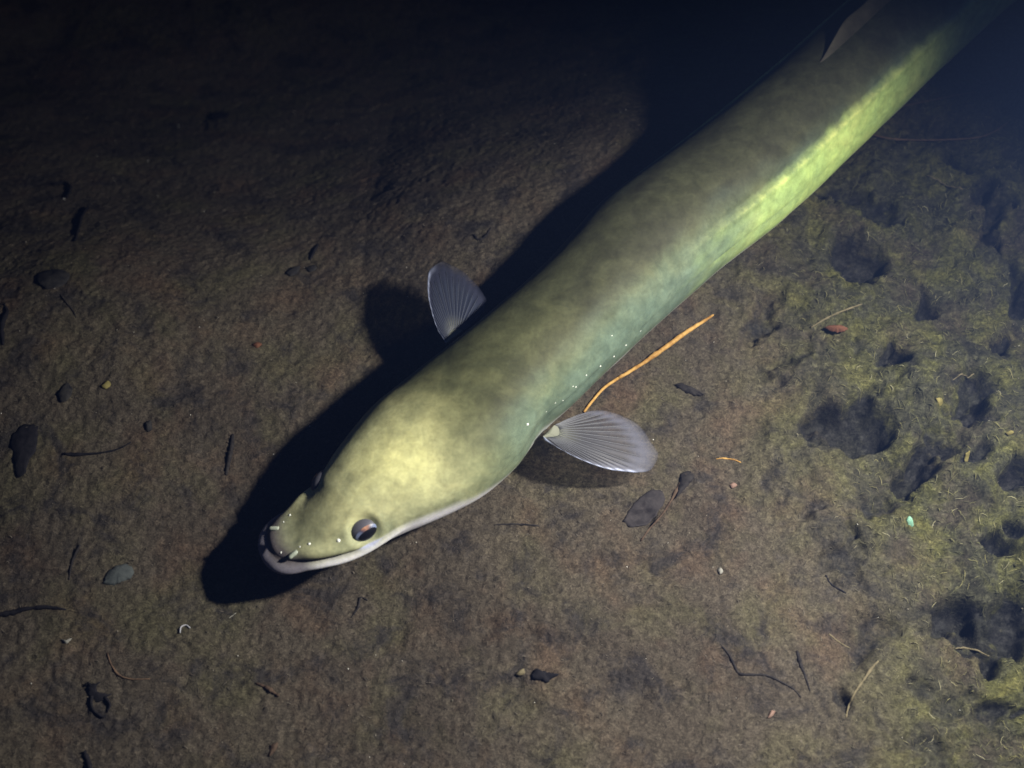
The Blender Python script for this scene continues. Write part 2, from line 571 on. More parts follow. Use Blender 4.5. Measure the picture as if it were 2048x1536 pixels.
col = t.mix(t.math('MULTIPLY', t.at('crease'), .7), col, (.09, .075, .075))
col = t.mix(t.math('MULTIPLY', t.at('lid'), .85), col, (.42, .46, .66))
col = t.mix(.35, col, t.ramp(g3, [(.3, .7), (.5, 1.0), (.7, 1.3)]), 'MULTIPLY')
t.bump(t.math('ADD', g2, t.math('MULTIPLY', g3, .5)), .12, .001)
skin = t.fin(col, .62, .12)
skin.node_tree.nodes['Principled BSDF'].inputs['Subsurface Weight'].default_value = .08
skin.node_tree.nodes['Principled BSDF'].inputs['Subsurface Radius'].default_value = (.004, .003, .0015)
skin.node_tree.nodes['Principled BSDF'].inputs['Subsurface Scale'].default_value = 1.0

eel = mesh_obj('eel', verts, faces, skin)
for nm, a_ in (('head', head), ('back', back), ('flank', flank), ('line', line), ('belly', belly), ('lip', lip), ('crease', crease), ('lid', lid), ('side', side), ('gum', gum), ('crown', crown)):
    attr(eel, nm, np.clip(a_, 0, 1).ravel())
bm = bmesh.new(); bm.from_mesh(eel.data); bmesh.ops.recalc_face_normals(bm, faces=bm.faces); bm.to_mesh(eel.data); bm.free()
tag(eel, 'long olive green eel with pale belly swimming head first over the silt bed', 'eel')


# --- eyes
def cap(r, a0, a1, nr, na, sq=1.0):
    """band of a sphere round +z from polar angle a0 to a1; sq squeezes it into an oval"""
    vs, fs = [], []
    for i in range(nr + 1):
        a = a0 + (a1 - a0) * i / nr
        for j in range(na):
            b = 2 * math.pi * j / na
            x, y = math.sin(a) * math.cos(b), math.sin(a) * math.sin(b) * sq
            vs.append((r * x, r * y, r * math.sqrt(max(0, 1 - x * x - y * y)) if a <= math.pi / 2 else r * math.cos(a)))
    for i in range(nr):
        for j in range(na):
            fs.append((i * na + j, i * na + (j + 1) % na, (i + 1) * na + (j + 1) % na, (i + 1) * na + j))
    return vs, fs


mw = NT('eye_white'); m_eye = mw.fin((.085, .085, .105), .5, .25)
ti = NT('iris_bronze')
sx_ = ti.n('ShaderNodeSeparateXYZ'); ti.link(ti.coord(), sx_.inputs[0])
yy = ti.math('ADD', ti.math('MULTIPLY', sx_.outputs[1], 120.0), .5)
yy = ti.math('SUBTRACT', yy, ti.math('MULTIPLY', ti.math('ABSOLUTE', ti.math('ADD', sx_.outputs[0], -.0004)), 150.0))
yy = ti.math('ADD', yy, ti.math('MULTIPLY', ti.math('SUBTRACT', ti.noise(700, 3, .6), .5), .35))
m_iris = ti.fin(ti.ramp(yy, [(.25, (.17, .21, .34)), (.60, (.06, .055, .085)), (.80, (.24, .12, .09)), (1.0, (.48, .26, .16))]), .38, .35)
mp_ = NT('pupil_black'); m_pupil = mp_.fin((.006, .006, .010), .3, .4)
RE = .0059
for k, (i_, j_, c, n) in enumerate(EYES):
    n = n / np.linalg.norm(n)
    sdv = LT[i_] if k == 0 else -LT[i_]
    look = (n * .42 + sdv * .62 + np.array([0, 0, .12])) if k == 0 else (n * .1 + sdv * .9 - T[i_] * .25 - np.array([0, 0, .25])); look /= np.linalg.norm(look)
    fwd = -T[i_]; xa = fwd - look * (fwd @ look); xa /= np.linalg.norm(xa); ya = np.cross(look, xa)
    if ya[2] < 0: xa, ya = -xa, -ya
    M = Matrix(((xa[0], ya[0], look[0]), (xa[1], ya[1], look[1]), (xa[2], ya[2], look[2]))).to_4x4()
    M.translation = Vector(c - n * (RE - (.0018 if k == 0 else .0044)) - np.array([0, 0, .0006]))
    vs, fs = cap(RE, 0.0, math.pi, 18, 32)
    eb = mesh_obj('eye', vs, fs, m_eye, eel); eb.matrix_world = M @ Matrix.Diagonal((1.28, .92, 1.0, 1.0))
    vs, fs = cap(RE + .00022, .30, .84, 6, 36, .95)
    ir = mesh_obj('iris', vs, fs, m_iris, eb)
    vs, fs = cap(RE + .00030, .0, .64, 6, 32, .76)
    pu = mesh_obj('pupil', vs, fs, m_pupil, eb)


# --- tubes of the nostrils
def tube(path, radii, ns=10, close=True):
    path = np.asarray(path, float); n = len(path)
    tg = np.gradient(path, axis=0); tg /= np.maximum(np.linalg.norm(tg, axis=1), 1e-12)[:, None]
    ref = np.array([.13, .21, 1.0])
    vs, fs = [], []
    for i in range(n):
        a = np.cross(tg[i], ref); a /= np.linalg.norm(a); b = np.cross(tg[i], a)
        r = radii[i] if not np.isscalar(radii) else radii
        for j in range(ns):
            q = 2 * math.pi * j / ns
            vs.append(path[i] + r * (a * math.cos(q) + b * math.sin(q)))
    for i in range(n - 1):
        for j in range(ns):
            fs.append((i * ns + j, i * ns + (j + 1) % ns, (i + 1) * ns + (j + 1) % ns, (i + 1) * ns + j))
    if close:
        fs.append(tuple(range(ns))[::-1]); fs.append(tuple((n - 1) * ns + j for j in range(ns)))
    return vs, fs


tn = NT('nostril_skin'); m_nos = tn.fin(tn.ramp(tn.noise(500, 3), [(.3, (.26, .30, .24)), (.7, (.40, .44, .36))]), .4, .3)
for px, py in ((556, 1056), (593, 1103)):
    i_, j_ = surf(px, py)
    c = V[i_, j_]; n = N[i_, j_]
    dr = -T[0] * .75 + np.array([0, 0, -.45]) + (c - C[i_]) / np.linalg.norm(c - C[i_]) * .35
    dr /= np.linalg.norm(dr)
    P = [c - n * .0008 + dr * q * .0044 + n * .0010 * math.sin(q * 2.2) for q in np.linspace(0, 1, 8)]
    vs, fs = tube(P, np.array([1.25, 1.2, 1.15, 1.1, 1.05, 1.05, 1.1, .6]) * .001, 10)
    mesh_obj('nostril_tube', vs, fs, m_nos, eel)

# --- pale sensory pores as raised beads; those on the snout also paint highlights
tp = NT('pore_glint_white'); m_pore_glint = tp.fin((.82, .84, .78), .2, .6)
ico = bmesh.new(); bmesh.ops.create_icosphere(ico, subdivisions=2, radius=1.0)
pore_glint_me = bpy.data.meshes.new('pore_glint'); ico.to_mesh(pore_glint_me); ico.free(); pore_glint_me.materials.append(m_pore_glint)
pore_glint_me.polygons.foreach_set('use_smooth', [True] * len(pore_glint_me.polygons))
for px, py, r in ((579, 1030, 4), (567, 1043, 2.6), (618, 1087, 4.5), (600, 1094, 2.8), (562, 1105, 3.2), (678, 1080, 6), (1056, 847, 4),
                  (1112, 806, 2), (1126, 800, 2), (1150, 775, 2.6), (1172, 750, 2.4), (1200, 732, 3), (1227, 712, 3), (1253, 690, 3),
                  (1148, 772, 2), (1280, 662, 2), (1092, 683 + 140, 2), (1225, 790 - 120, 2)):
    i_, j_ = surf(px, py)
    o = bpy.data.objects.new('pore_glint', pore_glint_me); COL.objects.link(o); o.parent = eel
    q = r / FPX * .62
    o.location = V[i_, j_] - N[i_, j_] * q * .55
    o.scale = (q, q, q)


# --- pectoral fins
def poly_resample(P, n):
    P = np.asarray(P, float)
    d_ = np.concatenate([[0], np.cumsum(np.linalg.norm(np.diff(P, axis=0), axis=1))])
    ev_, dd = catmull(np.column_stack([P, np.zeros(len(P))]), None)
    return ev_(np.linspace(0, dd[-1], n))[:, :2]


def fin_material(name, c0, c1, c2, alpha):
    t = NT(name)
    r = t.at('ray'); n = t.noise(300, 3, .6)
    col = t.mix(r, c0, c1)
    col = t.mix(t.at('band'), col, c2)
    col = t.mix(t.at('rim'), col, (.40, .45, .62))
    col = t.mix(t.at('root'), col, (.26, .27, .21))
    a = t.math('ADD', t.math('MULTIPLY', r, .26), alpha)
    a = t.math('ADD', a, t.math('MULTIPLY', n, .12))
    a = t.math('MAXIMUM', a, t.math('MAXIMUM', t.at('rim'), t.at('root')))
    a = t.math('MULTIPLY', a, t.at('edge'))
    m = t.fin(col, .45, .3, Alpha=a)
    m.node_tree.nodes['Principled BSDF'].inputs['Transmission Weight'].default_value = 0.0
    return m


def pectoral(base, outline, zb, zt, mat, raymat, arch):
    """a paddle fanned out from its root; base, outline in pixels of the photograph, zb/zt heights of root and tip"""
    nv, nu = 150, 34
    out = poly_resample(outline, nv)
    b0, b1 = np.array(base[0]), np.array(base[1])
    far = max(np.hypot(*(o_ - b0)) for o_ in out)
    nray = 21
    amp = rng.uniform(.25, 1.0, nray + 2); rag = 1 + rng.normal(0, .016, nray + 2)

    def pt(u, v, side=0):
        k = v * (nv - 1); i = min(int(k), nv - 2); f = k - i
        o_ = out[i] * (1 - f) + out[i + 1] * f
        bb = b0 + (b1 - b0) * v
        q = bb + (o_ - bb) * u * np.interp(v * nray, np.arange(nray + 2), rag)
        e = np.hypot(*(q - bb)) / far
        z = zb + (zt - zb) * e + arch * math.sin(math.pi * min(1, e)) - arch * .8 * (2 * v - 1) * e
        return at(q[0], q[1], z)
    vs, ray, rim, root, edge, band = [], [], [], [], [], []
    for side in (0, 1):
        for i in range(nv):
            for j in range(nu):
                u, v = j / (nu - 1), i / (nv - 1)
                c = math.cos(2 * math.pi * (v * nray + .35 * math.sin(7 * v + 3))) * float(np.interp(v * nray, np.arange(nray + 2), amp))
                P = pt(u, v).copy()
                thick = .0009 * (1 - .8 * u) + .00035 * (.5 + .5 * c) + .0010 * (1 - sstep(0, .05, v)) * (1 - u * .6) + .0001
                P[2] += thick * (.5 if side == 0 else -.5)
                vs.append(P)
                ray.append(.5 + .5 * c * (1 if u < .75 else .6))
                rim.append(float(max((1 - sstep(.02, .06, v)) * .7, sstep(.90, .965, u) * (1 - sstep(.36, .46, v)) * (.45 + .55 * math.sin(v * 70) ** 2))))
                root.append(float((1 - sstep(.05, .34, u)) * .9))
                band.append(float(sstep(.70, .86, u + .05 * c) * sstep(.1, .3, v)))
                edge.append(float(1 - .7 * sstep(.86, 1.0, u) * sstep(.38, .5, v)))
    fs = []
    o2 = nv * nu
    for i in range(nv - 1):
        for j in range(nu - 1):
            q = (i * nu + j, i * nu + j + 1, (i + 1) * nu + j + 1, (i + 1) * nu + j)
            fs.append(q); fs.append(tuple(x + o2 for x in q[::-1]))
    for i in range(nv - 1):
        for j in (0, nu - 1):
            fs.append((i * nu + j, (i + 1) * nu + j, (i + 1) * nu + j + o2, i * nu + j + o2))
    for j in range(nu - 1):
        for i in (0, nv - 1):
            fs.append((i * nu + j, i * nu + j + 1, i * nu + j + 1 + o2, i * nu + j + o2))
    fo = mesh_obj('pectoral_fin', vs, fs, mat, eel)
    for nm, a_ in (('ray', ray), ('rim', rim), ('root', root), ('edge', edge), ('band', band)): attr(fo, nm, a_)
    bm = bmesh.new(); bm.from_mesh(fo.data); bmesh.ops.recalc_face_normals(bm, faces=bm.faces); bm.to_mesh(fo.data); bm.free()
    for k in range(nray):
        v = .10 + .86 * (k + .5) / nray
        um = .80 + .12 * random.random()
        P = [pt(u, v) + np.array([0, 0, .0004]) for u in np.linspace(.10, um, 12)]
        a_, b_ = tube(P, np.linspace(.00034, .00010, 12), 5)
        mesh_obj('fin_ray', a_, b_, raymat, fo)
    return fo


m_fin = fin_material('fin_pale', (.026, .027, .036), (.095, .098, .118), (.115, .122, .165), .24)
m_fin2 = fin_material('fin_dusky', (.022, .027, .048), (.042, .050, .078), (.032, .036, .060), .58)
tr = NT('fin_ray_pale'); m_ray = tr.fin((.11, .115, .13), .5, .3)
tr2 = NT('fin_ray_dusky'); m_ray2 = tr2.fin((.055, .062, .085), .5, .3)
pectoral([(1086, 874), (1108, 852)],
         [(1090, 880), (1120, 898), (1160, 919), (1215, 938), (1262, 945), (1302, 942), (1314, 922), (1308, 893), (1289, 864),
          (1259, 839), (1225, 825), (1190, 821), (1150, 832), (1114, 851)], .030, .013, m_fin, m_ray, .004)
pectoral([(893, 688), (925, 662)],
         [(890, 684), (872, 652), (859, 605), (855, 565), (860, 538), (884, 527), (912, 534), (940, 556), (962, 580), (974, 602),
          (968, 622), (950, 645), (928, 662)], .036, .030, m_fin2, m_ray2, .002)


# --- dorsal fin along the back, from mid body to the tail
def dorsal():
    ss = np.arange(S_DORSAL, STOT * .985, .0022)
    k = np.interp(ss, sv, np.arange(NR))
    jt = NA // 4
    vs, ray, one = [], [], []
    nu = 9
    for q, (s_, kk) in enumerate(zip(ss, k)):
        i = min(int(kk), NR - 2); f = kk - i
        base = V[i, jt] * (1 - f) + V[i + 1, jt] * f
        up = UPr[i]; lt = LTr[i]
        h = .0080 * float(sstep(0, .030, s_ - S_DORSAL)) * float(1 - .4 * sstep(STOT * .9, STOT, s_)) + .0004
        h *= 1 + .03 * math.sin(q * .55)
        for side in (1, -1):
            for j in range(nu):
                u = j / (nu - 1)
                dr = up * (u * h * .86) - lt * (h * .62 * u ** 1.4) + T[i] * (u * h * .5)
                vs.append(base - up * .0008 + dr + lt * side * (.0008 * (1 - u) + .00022))
    fs = []
    w_ = nu * 2
    for q in range(len(ss) - 1):
        for j in range(nu - 1):
            a = q * w_ + j
            fs.append((a, a + 1, a + w_ + 1, a + w_))
            b = a + nu
            fs.append((b, b + w_, b + w_ + 1, b + 1))
        a = q * w_ + nu - 1
        fs.append((a, a + nu, a + nu + w_, a + w_))
    t = NT('dorsal_fin_skin')
    cc = t.ramp(t.noise(120, 4, .6, stretch=((1, 1, 1), 0)), [(.3, (.045, .042, .032)), (.7, (.085, .078, .055))])
    o = mesh_obj('dorsal_fin', vs, fs, t.fin(cc, .5, .25), eel)
    bm = bmesh.new(); bm.from_mesh(o.data); bmesh.ops.recalc_face_normals(bm, faces=bm.faces); bm.to_mesh(o.data); bm.free()


dorsal()

# ------------------------------------------------------------------ debris on the bed
def plain(name, c0, c1, scale=260, rough=.8):
    t = NT(name)
    c = t.ramp(t.noise(scale, 4, .65, .4), [(.32, c0), (.68, c1)])
    t.bump(t.noise(scale * 3, 3), .3, .0006)
    return t.fin(c, rough, .12)


M_DARK = plain('dark_bark', (.010, .009, .010), (.030, .027, .026))
M_BLACK = plain('black_rot', (.005, .005, .007), (.014, .013, .016))
M_LEAF = plain('dark_leaf', (.012, .012, .014), (.036, .034, .032))
M_BROWN = plain('brown_bark', (.045, .030, .022), (.095, .065, .045))
M_RED = plain('red_leaf', (.075, .032, .020), (.13, .058, .034))
M_TAN = plain('tan_stalk', (.095, .082, .05), (.165, .14, .085))
M_ORANGE = plain('orange_stalk', (.24, .12, .03), (.50, .31, .10), 240, .6)
M_ROOT = plain('root_brown', (.075, .05, .035), (.13, .085, .055))
M_WHITE = plain('white_chip', (.16, .16, .145), (.30, .29, .26))
M_GREY = plain('slate_stone', (.035, .042, .044), (.075, .085, .085))
M_GLASS = plain('green_glint', (.10, .26, .19), (.26, .45, .32), 900, .2)
M_YEL = plain('yellow_chip', (.12, .105, .04), (.22, .19, .07))
M_PINK = plain('pink_chip', (.16, .10, .08), (.28, .19, .15))


def smooth_path(pts, n):
    e_, d_ = catmull(np.array(pts), None)
    return e_(np.linspace(0, d_[-1], n))[:, :3]


def twig(name, pix, r_mm, mat, label, cat, group=None, lift=.3, n=22, knots=.18, free=False):
    """a stalk or twig lying on the bed along pixels of the photograph; r_mm = radii in mm at its ends (or list)"""
    r_mm = np.atleast_1d(r_mm).astype(float)
    pts = [bed_pt(px, py, r_mm.mean() * .001 * lift) for px, py in pix]
    if len(pts) == 2: pts.insert(1, (pts[0] + pts[1]) / 2)
    P = smooth_path(pts, n)
    rr = np.interp(np.linspace(0, 1, n), np.linspace(0, 1, len(r_mm)), r_mm) * .001
    if not free:
        h = bed_height(P[:, 0], P[:, 1]) + rr * lift
        P[:, 2] = np.maximum(h, P[:, 2] * .5 + h * .5)
    rr = rr * (1 + knots * rng.standard_normal(n))
    rr = np.maximum(rr, .00008)
    vs, fs = tube(P, rr, 8)
    o = mesh_obj(name, vs, fs, mat)
    return tag(o, label, cat, group)


def flake(name, pix, mat, label, cat, group=None, thick=.0006, curl=.0008, lift=.0006, vein=False):
    """a leaf, chip or stone cut to its outline in the photograph, domed and uneven, with its own thickness"""
    n = 40
    out = poly_resample(list(pix) + [pix[0]], n + 1)[:-1]
    out = out + rng.standard_normal(out.shape) * .012 * np.ptp(out, axis=0).max()
    c = out.mean(0)
    cen = bed_pt(c[0], c[1])
    rings = 7
    vs = []
    sd = int(rng.integers(1000))
    for side in (1, -1):
        for k in range(rings + 1):
            f = k / rings
            for q in out:
                p_ = c + (q - c) * f
                g = at(p_[0], p_[1], cen[2])
                dome = curl * (1 - f * f) + curl * .7 * float(fbm(np.array([p_[0] * .05]), np.array([p_[1] * .05]), 2, sd)[0])
                rest = float(bed_height(g[:1], g[1:2], fine=False)[0])
                vs.append(np.array([g[0], g[1], rest + lift + dome + side * thick * .5 * (1 - .7 * f ** 4)]))
    fs = []
    o2 = (rings + 1) * n
    for k in range(rings):
        for j in range(n):
            q = (k * n + j, k * n + (j + 1) % n, (k + 1) * n + (j + 1) % n, (k + 1) * n + j)
            fs.append(q); fs.append(tuple(x + o2 for x in q[::-1]))
    for j in range(n):
        a = rings * n + j; b = rings * n + (j + 1) % n
        fs.append((a, b, b + o2, a + o2))
    o = mesh_obj(name, vs, fs, mat)
    bm = bmesh.new(); bm.from_mesh(o.data); bmesh.ops.remove_doubles(bm, verts=bm.verts, dist=1e-6)
    bmesh.ops.recalc_face_normals(bm, faces=bm.faces); bm.to_mesh(o.data); bm.free()
    return tag(o, label, cat, group)


G_T = 'twigs and stalks on the bed'; G_L = 'dead leaves and flakes on the bed'; G_C = 'small bright chips on the bed'

# the bent orange grass stalk beside the eel
st_o = twig('grass_stalk', [(1236, 757), (1280, 730), (1330, 696), (1380, 660), (1427, 629)], [.85, 1.0, 1.25, 1.25, 1.1, .5], M_ORANGE,
            'bright orange dead grass stalk, bent, lying beside the eel above its left fin', 'grass stalk', lift=1.2, n=30, knots=.08)
vs, fs = tube(smooth_path([bed_pt(1168, 824, .0012), bed_pt(1184, 803, .0012), bed_pt(1208, 776, .0012), bed_pt(1237, 756, .0012)], 14),
              np.linspace(.00065, .0008, 14), 8)
mesh_obj('stem', vs, fs, M_ORANGE, st_o)

twig('twig', [(-6, 1230), (22, 1226), (50, 1218), (92, 1214), (132, 1219)], [1.6, 1.4, .8, 1.0, .4], M_BLACK,
     'black curved twig running in from the left edge below the eel head', 'twig', G_T)
twig('twig', [(128, 908), (160, 909), (205, 905), (242, 896), (262, 884)], [.9, .9, .5, .5, .3], M_BLACK,
     'thin black bowed twig to the right of the upright dark leaf', 'twig', G_T)
twig('twig', [(466, 868), (462, 900), (456, 930), (452, 950)], [.7, 1.3, 1.2, .5], M_DARK,
     'short thick dark twig standing upright in view left of the eel shadow', 'twig', G_T)
twig('twig', [(160, 1090), (150, 1110), (143, 1130), (138, 1160)], [.6, .7, .5, .25], M_DARK,
     'thin dark twig left of the oval slate coloured stone', 'twig', G_T)
twig('twig', [(168, 1502), (175, 1518), (182, 1545)], [1.0, 1.3, 1.3], M_BLACK,
     'dark twig end poking in at the bottom left edge', 'twig', G_T)
twig('twig', [(512, 1366), (530, 1374), (552, 1388), (558, 1392)], [.4, .9, 1.2, .6], M_BROWN,
     'short brown spindle shaped twig below the tip of the eel shadow', 'twig', G_T)
twig('twig', [(988, 1050), (1020, 1048), (1050, 1049), (1078, 1052)], [.25, .4, .5, .35], M_DARK,
     'straight hair thin dark twig just below the eel throat', 'twig', G_T)
twig('twig', [(8, 608), (14, 625), (4, 650), (6, 690)], [.7, 1.3, 1.3, .6], M_BLACK,
     'black bent stick at the left edge above the upright dark leaf', 'twig', G_T)
twig('twig', [(1440, 1288), (1452, 1302), (1466, 1325), (1480, 1348), (1530, 1350), (1562, 1364), (1592, 1383), (1602, 1395)],
     [.3, .5, .6, .7, .55, .5, .4, .3], M_DARK, 'long dark angled twig at the lower right with a crook in it', 'twig', G_T, n=36)
twig('twig', [(1594, 1302), (1600, 1325), (1610, 1352), (1620, 1382)], [.8, .8, .6, .3], M_DARK,
     'short dark twig standing above the end of the long angled twig', 'twig', G_T)
twig('stalk', [(1757, 1322), (1744, 1336), (1730, 1356), (1710, 1385), (1698, 1410), (1692, 1435)], [.4, .75, .6, .5, .5, .35], M_TAN,
     'slim tan stalk slanting down through the lower right', 'stalk', G_T, n=30)
twig('stalk', [(1905, 1297), (1925, 1295), (1945, 1299), (1978, 1312)], [.25, .45, .5, .3], M_TAN,
     'pale bowed stalk crossing the large hollow at the right', 'stalk', G_T)
twig('root', [(1738, 268), (1780, 277), (1830, 280), (1900, 279), (1960, 274), (1990, 262), (2016, 244)], [.35, .5, .45, .45, .5, .4, .3], M_ROOT,
     'long sagging brown rootlet right of the eel flank', 'root', G_T, n=40, lift=6, free=True)
twig('root', [(1768, 228), (1800, 214), (1850, 203), (1905, 192), (1950, 184)], [.3, .4, .4, .35, .25], M_ROOT,
     'faint brown rootlet nearest the eel at the upper right, uppermost of three', 'root', G_T, n=26, lift=4, free=True)
twig('root', [(1852, 352), (1880, 364), (1905, 373), (1926, 378)], [.3, .45, .45, .3], M_TAN,
     'short pale rootlet below the long sagging rootlet', 'root', G_T, lift=2)
twig('stalk', [(1372, 950), (1364, 962), (1356, 976), (1343, 1000), (1325, 1028), (1300, 1056), (1282, 1082)], [.9, 1.0, .7, .5, .4, .45, .4], M_BROWN,
     'brown stalk with a thick dark end lying below the left fin', 'stalk', G_T, n=30)
flake('leaf', [(1362, 948), (1378, 942), (1388, 955), (1378, 970), (1364, 985), (1350, 1000), (1356, 975)], M_DARK,
      'dark blob of rotted leaf on the thick end of the brown stalk', 'leaf', G_L, curl=.0010)
twig('twig', [(104, 366), (128, 362), (140, 372), (132, 392)], [.9, 1.0, .8, .5], M_BLACK,
     'hooked black twig in the dark upper left', 'twig', G_T)
twig('twig', [(176, 410), (163, 430), (158, 450), (150, 480)], [.6, .9, .9, .5], M_BLACK,
     'black curved twig below the hooked twig in the dark upper left', 'twig', G_T)
twig('twig', [(120, 588), (132, 605), (146, 622), (152, 636)], [.3, .4, .4, .25], M_DARK,
     'fine dark stem trailing from the roundish dark leaf', 'twig', G_T)
twig('twig', [(636, 488), (628, 503), (620, 520)], [.6, .9, .6], M_BLACK,
     'stubby dark twig up left of the right fin', 'twig', G_T)
twig('twig', [(948, 470), (958, 480), (972, 472), (982, 455)], [.5, .6, .6, .4], M_DARK,
     'small curled dark twig between right fin and body in the gloom', 'twig', G_T)
twig('twig', [(215, 1306), (222, 1328), (238, 1350), (262, 1358), (300, 1358)], [.35, .45, .5, .4, .25], M_ROOT,
     'thin brown hooked rootlet above the black tangle', 'root', G_T)
twig('twig', [(1905, 1260 - 500), (1925, 1250 - 500), (1948, 1247 - 500)], [.3, .35, .3], M_TAN,
     'tiny tan straw on the rim of the hollow at the right edge', 'straw', G_T)
twig('straw', [(1622, 655), (1650, 638), (1680, 624), (1724, 608)], [.35, .5, .5, .35], M_TAN,
     'thin pale straw sloping over the algae above the red leaf', 'straw', G_T, lift=3, free=True)
twig('straw', [(1432, 918), (1450, 917), (1470, 920), (1482, 925)], [.25, .4, .4, .25], M_ORANGE,
     'short orange straw to the right of the left fin tip', 'straw', G_T)
twig('straw', [(1658, 1268), (1670, 1278), (1688, 1290), (1700, 1296)], [.3, .35, .35, .25], M_TAN,
     'tiny pale straw left of the slim tan stalk', 'straw', G_T)
twig('twig', [(1652, 1150), (1660, 1166), (1676, 1178), (1692, 1186)], [.3, .5, .5, .3], M_BLACK,
     'small black comma shaped twig on the right silt', 'twig', G_T)
twig('twig', [(735, 1205 - 5), (722, 1195), (716, 1215), (702, 1235)], [.4, .5, .5, .3], M_DARK,
     'small dark hook of twig right of the eel shadow tip', 'twig', G_T)

flake('leaf', [(70, 540), (100, 532), (132, 540), (140, 556), (125, 578), (104, 586), (84, 576), (72, 560)], M_LEAF,
      'roundish dark dead leaf on the silt at the far left', 'leaf', G_L, curl=.0012)
flake('leaf', [(48, 850), (74, 852), (76, 880), (68, 912), (58, 925), (50, 948), (38, 955), (28, 940), (26, 905), (22, 880), (34, 862)], M_BLACK,
      'long upright black dead leaf at the far left edge', 'leaf', G_L, curl=.0010)
flake('stone', [(206, 1168), (214, 1148), (232, 1134), (256, 1130), (268, 1142), (262, 1156), (240, 1166), (222, 1172)], M_GREY,
      'flat oval slate coloured stone below the dark twigs at left', 'stone', curl=.0012, thick=.002)
flake('leaf', [(1062, 1352), (1072, 1340), (1090, 1346), (1118, 1350), (1104, 1358), (1096, 1366), (1080, 1362), (1066, 1360)], M_BLACK,
      'small black ragged leaf scrap at the bottom centre', 'leaf', G_L, curl=.0012)
flake('bark_flake', [(1346, 768), (1368, 768), (1392, 778), (1408, 790), (1390, 790), (1366, 782)], M_DARK,
      'dark narrow bark flake right of the eel below the orange stalk', 'bark flake', G_L, curl=.0012)
flake('leaf', [(1646, 660), (1662, 657), (1680, 660), (1692, 668), (1676, 672), (1658, 668)], M_RED,
      'small curled red brown leaf on the algae at the right', 'leaf', G_L, curl=.0020, lift=.003)
flake('leaf', [(412, 200), (438, 196), (454, 208), (448, 226), (430, 236), (414, 226)], M_BLACK,
      'black squarish leaf on the silt in the dark upper left', 'leaf', G_L, curl=.0015)
twig('twig', [(432, 226), (430, 244), (424, 254)], [.7, .6, .3], M_BLACK, 'black stalk end below the squarish dark leaf', 'twig', G_T)
flake('leaf', [(572, 545), (586, 532), (600, 530), (596, 545), (582, 554)], M_LEAF,
      'small dark blue grey leaf scrap up left of the right fin', 'leaf', G_L)
flake('leaf', [(610, 535), (628, 530), (634, 540), (620, 546)], M_LEAF,
      'tiny dark leaf scrap next to the stubby twig', 'leaf', G_L)
flake('leaf', [(116, 790), (134, 768), (146, 780), (140, 798), (124, 806)], M_LEAF,
      'crumpled dark leaf left of the yellow speck', 'leaf', G_L)
flake('leaf', [(540, 1490), (556, 1484), (552, 1500), (538, 1512)], M_BROWN,
      'dull brown leaf scrap at the bottom left of centre', 'leaf', G_L)
flake('leaf', [(1030, 1350), (1046, 1338), (1050, 1348), (1040, 1352)], M_TAN,
      'small pale triangular scrap beside the black ragged scrap', 'leaf', G_L)
flake('leaf', [(290, 846), (302, 842), (304, 860), (294, 864)], M_LEAF,
      'tiny dark bead of leaf midway between leaf and eel shadow', 'leaf', G_L)
flake('leaf', [(1246, 1046), (1262, 1018), (1290, 990), (1320, 982), (1330, 1000), (1312, 1030), (1290, 1052), (1262, 1058)],
      plain('purple_rot', (.022, .020, .022), (.042, .037, .038)), 'dark oval rotted leaf lying beside the brown stalk', 'leaf', G_L, curl=.0006, lift=.0006)

# the black tangle at the lower left: a clump of moss with bent arms
tg_o = flake('moss_clump', [(176, 1376), (190, 1368), (196, 1384), (214, 1390), (206, 1402), (190, 1404), (178, 1392)], M_BLACK,
             'black tangled tuft of rotted moss at the lower left', 'moss', curl=.0010)
for k, pth in enumerate([[(186, 1378), (176, 1366), (170, 1372)], [(196, 1390), (212, 1392), (222, 1388)], [(184, 1392), (182, 1408), (188, 1422), (202, 1432)],
                         [(210, 1394), (220, 1410), (214, 1424)], [(188, 1384), (192, 1370), (200, 1364)], [(196, 1428), (206, 1434), (212, 1430)]]):
    pts = [bed_pt(a, b, .0006) for a, b in pth]
    vs, fs = tube(smooth_path(pts, 10), np.linspace(.0008, .0004, 10), 6)
    mesh_obj('arm', vs, fs, M_BLACK, tg_o)

